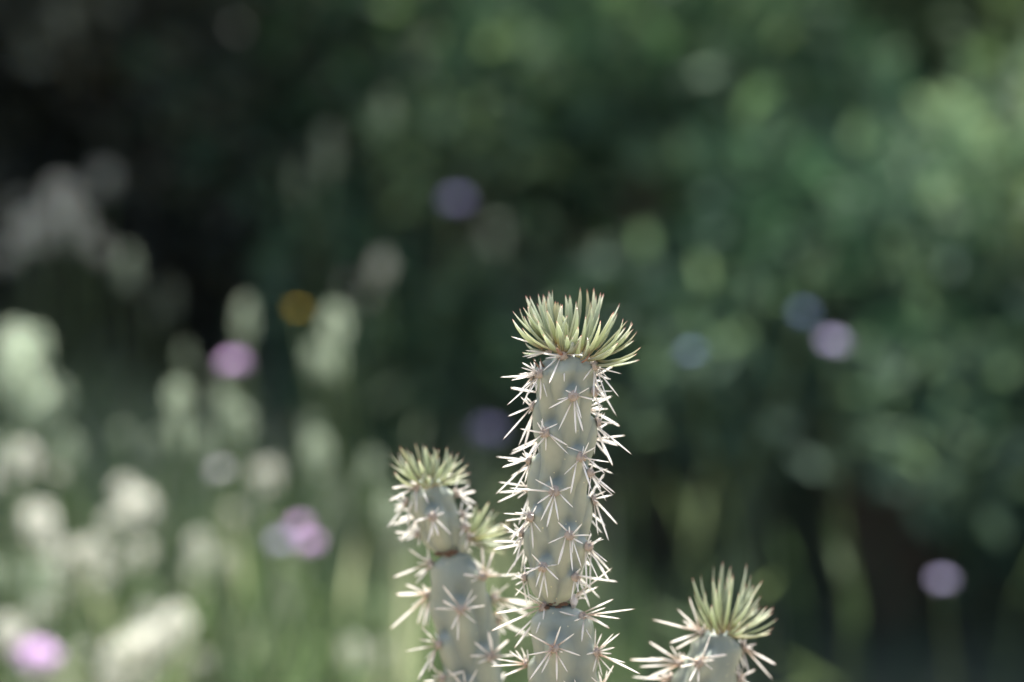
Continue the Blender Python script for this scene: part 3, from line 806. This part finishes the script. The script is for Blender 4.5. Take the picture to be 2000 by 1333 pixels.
# crown leaves of the tall stem: visible base -> tip in the close-up, depth -1 (near) .. 1 (far)
crown = [
    (620, 480, 478, 258, .7), (650, 560, 520, 262, .5), (700, 560, 535, 262, .3), (740, 620, 615, 232, .2), (740, 480, 670, 245, .8), (760, 500, 728, 205, .9), (790, 520, 772, 192, .4),
    (800, 560, 720, 255, .6), (850, 540, 805, 315, .3), (870, 560, 830, 320, .5), (900, 520, 910, 245, .5), (930, 520, 960, 252, .7), (900, 560, 865, 340, .2), (990, 640, 1030, 315, .1),
    (1010, 600, 1073, 168, .5), (1050, 560, 1143, 183, .7), (1080, 560, 1220, 172, .6), (1120, 600, 1245, 250, .8), (1170, 640, 1295, 220, .4), (1190, 560, 1330, 235, .6), (1030, 600, 1190, 315, .0),
    (1130, 720, 1195, 355, -.2), (1250, 600, 1505, 345, .4), (1290, 620, 1435, 435, .5), (1300, 660, 1480, 450, .3),
    (640, 640, 335, 425, .1), (560, 760, 335, 515, -.1), (700, 640, 415, 395, .4), (720, 700, 450, 385, .0), (700, 760, 460, 480, -.2), (760, 720, 555, 460, .1), (740, 700, 505, 365, .5),
    (780, 720, 615, 530, -.5), (790, 620, 705, 415, -.3), (840, 720, 830, 425, -.4), (870, 720, 880, 355, -.3), (910, 740, 940, 470, -.6), (980, 740, 1035, 375, -.4), (1050, 720, 1135, 480, -.5),
    (740, 800, 440, 610, -.5), (800, 880, 670, 680, -.9), (875, 850, 812, 535, -.9), (935, 860, 925, 690, -1.), (990, 840, 1050, 600, -.9), (1140, 820, 1295, 530, -.8), (1120, 760, 1285, 465, -.5),
    (1200, 840, 1425, 450, -.5), (1230, 860, 1540, 505, -.3), (1290, 830, 1590, 530, .0), (1380, 800, 1645, 560, -.1), (1400, 790, 1630, 540, .2), (1420, 830, 1655, 625, -.2), (1440, 790, 1690, 650, .1),
    (1220, 950, 1485, 775, -.9), (1380, 930, 1735, 820, -.4), (1290, 1010, 1695, 890, -.6), (1320, 920, 1470, 780, -.7), (600, 800, 470, 765, .2),
    (1000, 900, 1000, 700, -.7), (1060, 920, 1090, 690, -.6), (1045, 910, 1060, 745, -.9), (960, 890, 985, 720, -.8), (1090, 940, 1150, 720, -.7),
]
def crown_leaves(C, J, zf, lst, cx, cy_l, cy_r, split, seed, width, Y, fill=26, depth=0.009, rl=1.0, redstub=()):
    r = np.random.default_rng(seed)
    cz = atY(*zf(cx, cy_l), Y)
    def one(bu, bv, tu, tv, d, wd):
        # carry the seen base down to where the leaf is rooted on the domed tip
        ru, rv = (cx - 30 + 40 * r.normal(), cy_l) if tu < split else (cx + 150 + 40 * r.normal(), cy_r)
        root = (0.6 * bu + 0.4 * ru, max(bv, 0.35 * bv + 0.65 * rv))
        b = atY(*zf(*root), Y + d * depth * 0.9)
        L2 = (atY(*zf(tu, tv), Y) - atY(*zf(*root), Y)).length
        t = atY(*zf(tu, tv), Y + d * depth * 0.9 + d * L2 * 0.45)
        C.leaf(b, t, cz + Vector((0, 0, 0.02)), wd, r=r)
    for (bu, bv, tu, tv, d) in lst:
        one(bu, bv, tu, tv, d, width * (0.78 + 0.5 * r.random()))
    for i in range(fill):
        q = lst[int(r.integers(0, len(lst)))]
        one(q[0] + 30 * r.normal(), q[1] + 20 * r.normal(), q[2] + 45 * r.normal(), q[3] + 60 + 60 * r.random(), 0.3 + 0.7 * r.random(), width * 0.85)
crown_leaves(tall, Ju, z1, crown, 900, 880, 975, 1085, 31, 0.00118, 0.0, fill=16)
for (bu, bv, tu, tv, d) in [(675, 1075, 555, 935, -.004), (700, 1060, 640, 930, -.003), (875, 905, 815, 830, -.011), (1090, 985, 1180, 890, -.011)]:
    tall.leaf(atY(*z1(bu, bv), d), atY(*z1(tu, tv), d - 0.002), atY(1100, 690, 0), 0.0010, red=True)
tall.spare_mesh()

# ---------------------------------------------------------------- the stem with a side shoot, 5 cm further back
YL = 0.048
side = Cactus('cactus_stem', 'cactus stem with two leafy crowns, one on a low side shoot', 925, YL)
u_ar = [
    A(z5, (540, 640), (250, 635), (220, 770), (520, 900), (430, 880), (650, 800), (350, 610)),
    A(z5, (860, 720), (1160, 665), (1100, 595), (1170, 805), (1150, 890), (820, 780), (700, 580), (1030, 690)),
    A(z5, (700, 920), (480, 1000), (820, 895), (640, 1230), (760, 1150), (900, 1140), (690, 1160)),
    A(z5, (450, 820), (275, 830), (280, 890), (200, 1060), (420, 1040), (400, 740)),
    A(z5, (590, 1160), (285, 1110), (420, 1070), (400, 1200), (300, 1180), (540, 1270)),
    A(z5, (930, 960), (1120, 930), (1100, 1040), (1000, 1140), (960, 880)),
]
Jsu = side.joint([(944, 818, 862), (950, 812, 870), (965, 808, 876), (990, 808, 884), (1015, 814, 890), (1040, 828, 893), (1060, 840, 893), (1074, 848, 888), (1082, 854, 880)],
                 [a[0] for a in u_ar], 12, 51, dome=(0.3, 0.5))
place(side, Jsu, u_ar, 'spine', 52, wscale=1.25)
l_ar = [
    A(z6, (850, 630), (680, 440), (960, 470), (995, 530), (600, 655), (1080, 625), (680, 580), (820, 960), (760, 850), (990, 790)),
    A(z6, (610, 270), (220, 370), (365, 105), (440, 235), (420, 360), (430, 430), (540, 90)),
    A(z6, (570, 560), (340, 430), (250, 525), (390, 640), (195, 845), (540, 830), (450, 800), (500, 830)),
    A(z6, (690, 970), (460, 935), (325, 1050), (520, 1120), (590, 920), (480, 820), (550, 1240), (450, 1320)),
    A(z6, (1090, 1070), (970, 960), (1130, 930), (1290, 940), (930, 1090), (1000, 1160), (1350, 1080), (1100, 860)),
    A(z6, (1000, 350), (870, 340), (985, 230), (1400, 340), (1200, 330), (940, 410), (1040, 80), (1150, 120)),
    A(z6, (1130, 590), (1290, 430), (1530, 600), (1510, 640), (1260, 660), (1150, 430), (1300, 780), (1480, 720)),
    A(z6, (1150, 780), (1100, 740), (1480, 900), (1330, 830), (1260, 890), (1210, 900)),
    A(z6, (720, 1290), (560, 1150), (580, 1280), (500, 1330), (600, 1380), (880, 1230)),
    A(z6, (900, 1330), (870, 1230), (1000, 1210), (720, 1210), (800, 1300)),
]
Jsl = side.joint([(1086, 866, 916), (1090, 860, 926), (1100, 854, 936), (1120, 849, 942), (1160, 846, 950), (1200, 848, 957), (1250, 856, 970), (1300, 862, 980), (1333, 866, 986)],
                 [a[0] for a in l_ar], 8, 53, extra_world=[(0.38, -0.0145, 0.0150), (0.2, -0.013, 0.0155), (-0.02, -0.012, 0.016)], dome=(0.3, 0.35))
place(side, Jsl, l_ar, 'spine_tan', 54, wscale=1.25)
scar(side, 872, 1085, 40, YL - 0.006, 5)
# side shoot
sh_ar = [A(z5, (1090, 1180), (1150, 1260), (1050, 1300), (1180, 1160)), A(z5, (1050, 1080), (990, 1150), (1000, 960), (960, 1040))]
Jss = side.joint([(1040, 893, 916), (1046, 888, 920), (1056, 886, 921), (1068, 885, 918), (1080, 888, 914)], [a[0] for a in sh_ar], 2, 55, dome=(0.3, 0.5), amp=0.0008)
place(side, Jss, sh_ar, 'spine', 56, wscale=1.2)
crownL = [(480, 560, 235, 250, 0), (520, 540, 330, 175, .3), (560, 520, 410, 190, -.4), (600, 480, 500, 130, .6), (640, 520, 590, 150, .5), (620, 560, 600, 400, -1), (680, 520, 620, 170, .2), (690, 560, 700, 170, -.3), (720, 540, 770, 195, -.2),
          (730, 540, 850, 175, .3), (760, 560, 970, 240, .1), (780, 560, 1030, 315, 0), (800, 570, 1090, 365, -.1), (500, 580, 230, 365, -.3), (520, 600, 280, 450, -.7), (560, 600, 400, 330, -.8), (640, 620, 540, 320, -.9), (660, 600, 650, 240, .0),
          (780, 590, 1010, 450, -.5), (760, 600, 930, 400, -.8), (720, 620, 830, 330, -.7), (800, 600, 1060, 420, .4), (600, 560, 450, 230, .4), (700, 540, 730, 200, .7), (560, 560, 300, 300, .5), (760, 560, 900, 260, .5),
          (600, 640, 590, 470, -1), (640, 640, 650, 500, -1)]
crown_leaves(side, Jsu, z5, crownL, 670, 600, 600, 1500, 32, 0.00092, YL, fill=24, depth=0.008)
crownS = [(1080, 1130, 1180, 800, .3), (1120, 1120, 1310, 770, .4), (1140, 1130, 1420, 870, .2), (1150, 1140, 1380, 990, -.5), (1160, 1150, 1540, 970, .1), (1170, 1160, 1560, 1020, .0), (1160, 1170, 1520, 1090, -.4), (1150, 1180, 1420, 1230, -.6), (1170, 1180, 1540, 1160, -.1),
          (1100, 1120, 1210, 860, -.2), (1120, 1130, 1290, 930, -.4), (1130, 1140, 1340, 1060, -.8), (1150, 1150, 1460, 1010, .5), (1140, 1120, 1350, 850, .7), (1160, 1180, 1480, 1250, .2), (1080, 1120, 1090, 960, .5)]
crown_leaves(side, Jss, z5, crownS, 1080, 1200, 1200, 2500, 33, 0.00092, YL, fill=14, depth=0.007)
side.spare_mesh()

# ---------------------------------------------------------------- the short leaning stem, 3 cm further back
YR = 0.032
short = Cactus('cactus_stem', 'shortest leaning cactus stem with an upright plume of leaves', 1375, YR)
r_ar = [
    A(z7, (830, 880), (370, 710), (620, 605), (740, 480), (545, 945), (700, 770), (670, 720), (900, 750), (940, 810), (600, 1010)),
    A(z7, (865, 1110), (650, 1180), (640, 1065), (950, 860), (1120, 1060), (740, 1330), (830, 1340), (975, 1210), (1000, 1110)),
    A(z7, (1210, 1020), (1600, 1160), (1410, 955), (1570, 1310), (1340, 1270), (1370, 1000), (1190, 960), (1290, 1200)),
    A(z7, (590, 1190), (150, 1110), (240, 1180), (340, 930), (330, 1290), (550, 960), (340, 1090), (430, 1090), (640, 1030)),
    A(z7, (520, 1330), (170, 1280), (330, 1300), (400, 1400), (300, 1480)),
    A(z7, (1180, 1330), (1400, 1205), (1300, 1300), (1420, 1400), (1350, 1480)),
    A(z7, (800, 1440), (700, 1330), (850, 1330), (900, 1400), (700, 1500)),
]
Jr = short.joint([(1240, 1374, 1424), (1246, 1366, 1432), (1256, 1360, 1438), (1275, 1350, 1440), (1300, 1336, 1438), (1333, 1320, 1432)],
                 [a[0] for a in r_ar], 6, 61, extra_world=[(0.46, 0.0715, 0.0135), (0.40, 0.067, 0.0145), (0.25, 0.066, 0.0155), (-0.02, 0.066, 0.016)], dome=(0.3, 0.35))
place(short, Jr, r_ar, 'spine_tan', 62, wscale=1.15)
crownR = [(1000, 560, 985, 165, .6), (1050, 560, 1075, 125, .7), (1090, 560, 1155, 170, .5), (1130, 600, 1310, 150, .6), (1150, 640, 1350, 265, .3), (1170, 660, 1470, 320, .2), (1180, 680, 1400, 420, -.2), (1200, 680, 1460, 470, .1), (1150, 720, 1370, 510, -.5),
          (1220, 740, 1510, 580, -.1), (1240, 760, 1580, 590, .2), (1240, 780, 1570, 640, .0), (1250, 800, 1615, 700, .1), (1230, 840, 1575, 795, -.2), (1220, 860, 1555, 850, -.4), (960, 640, 770, 290, .3), (980, 600, 855, 265, .1), (960, 720, 790, 430, -.2),
          (970, 780, 835, 580, -.6), (1020, 680, 970, 290, .2), (1060, 640, 1040, 300, -.3), (1090, 660, 1110, 290, -.4), (1120, 660, 1180, 270, -.1), (1050, 760, 1010, 400, -.8), (1090, 760, 1140, 420, -.9), (1130, 740, 1230, 440, -.7), (1150, 780, 1240, 740, -1),
          (1160, 800, 1330, 760, -.8), (1000, 760, 900, 430, -.5), (1040, 800, 960, 560, -1), (1180, 740, 1380, 590, -.4), (1160, 640, 1290, 330, .5)]
crown_leaves(short, Jr, z7, crownR, 1090, 890, 890, 2500, 34, 0.00095, YR, fill=14, depth=0.008)
short.spare_mesh()
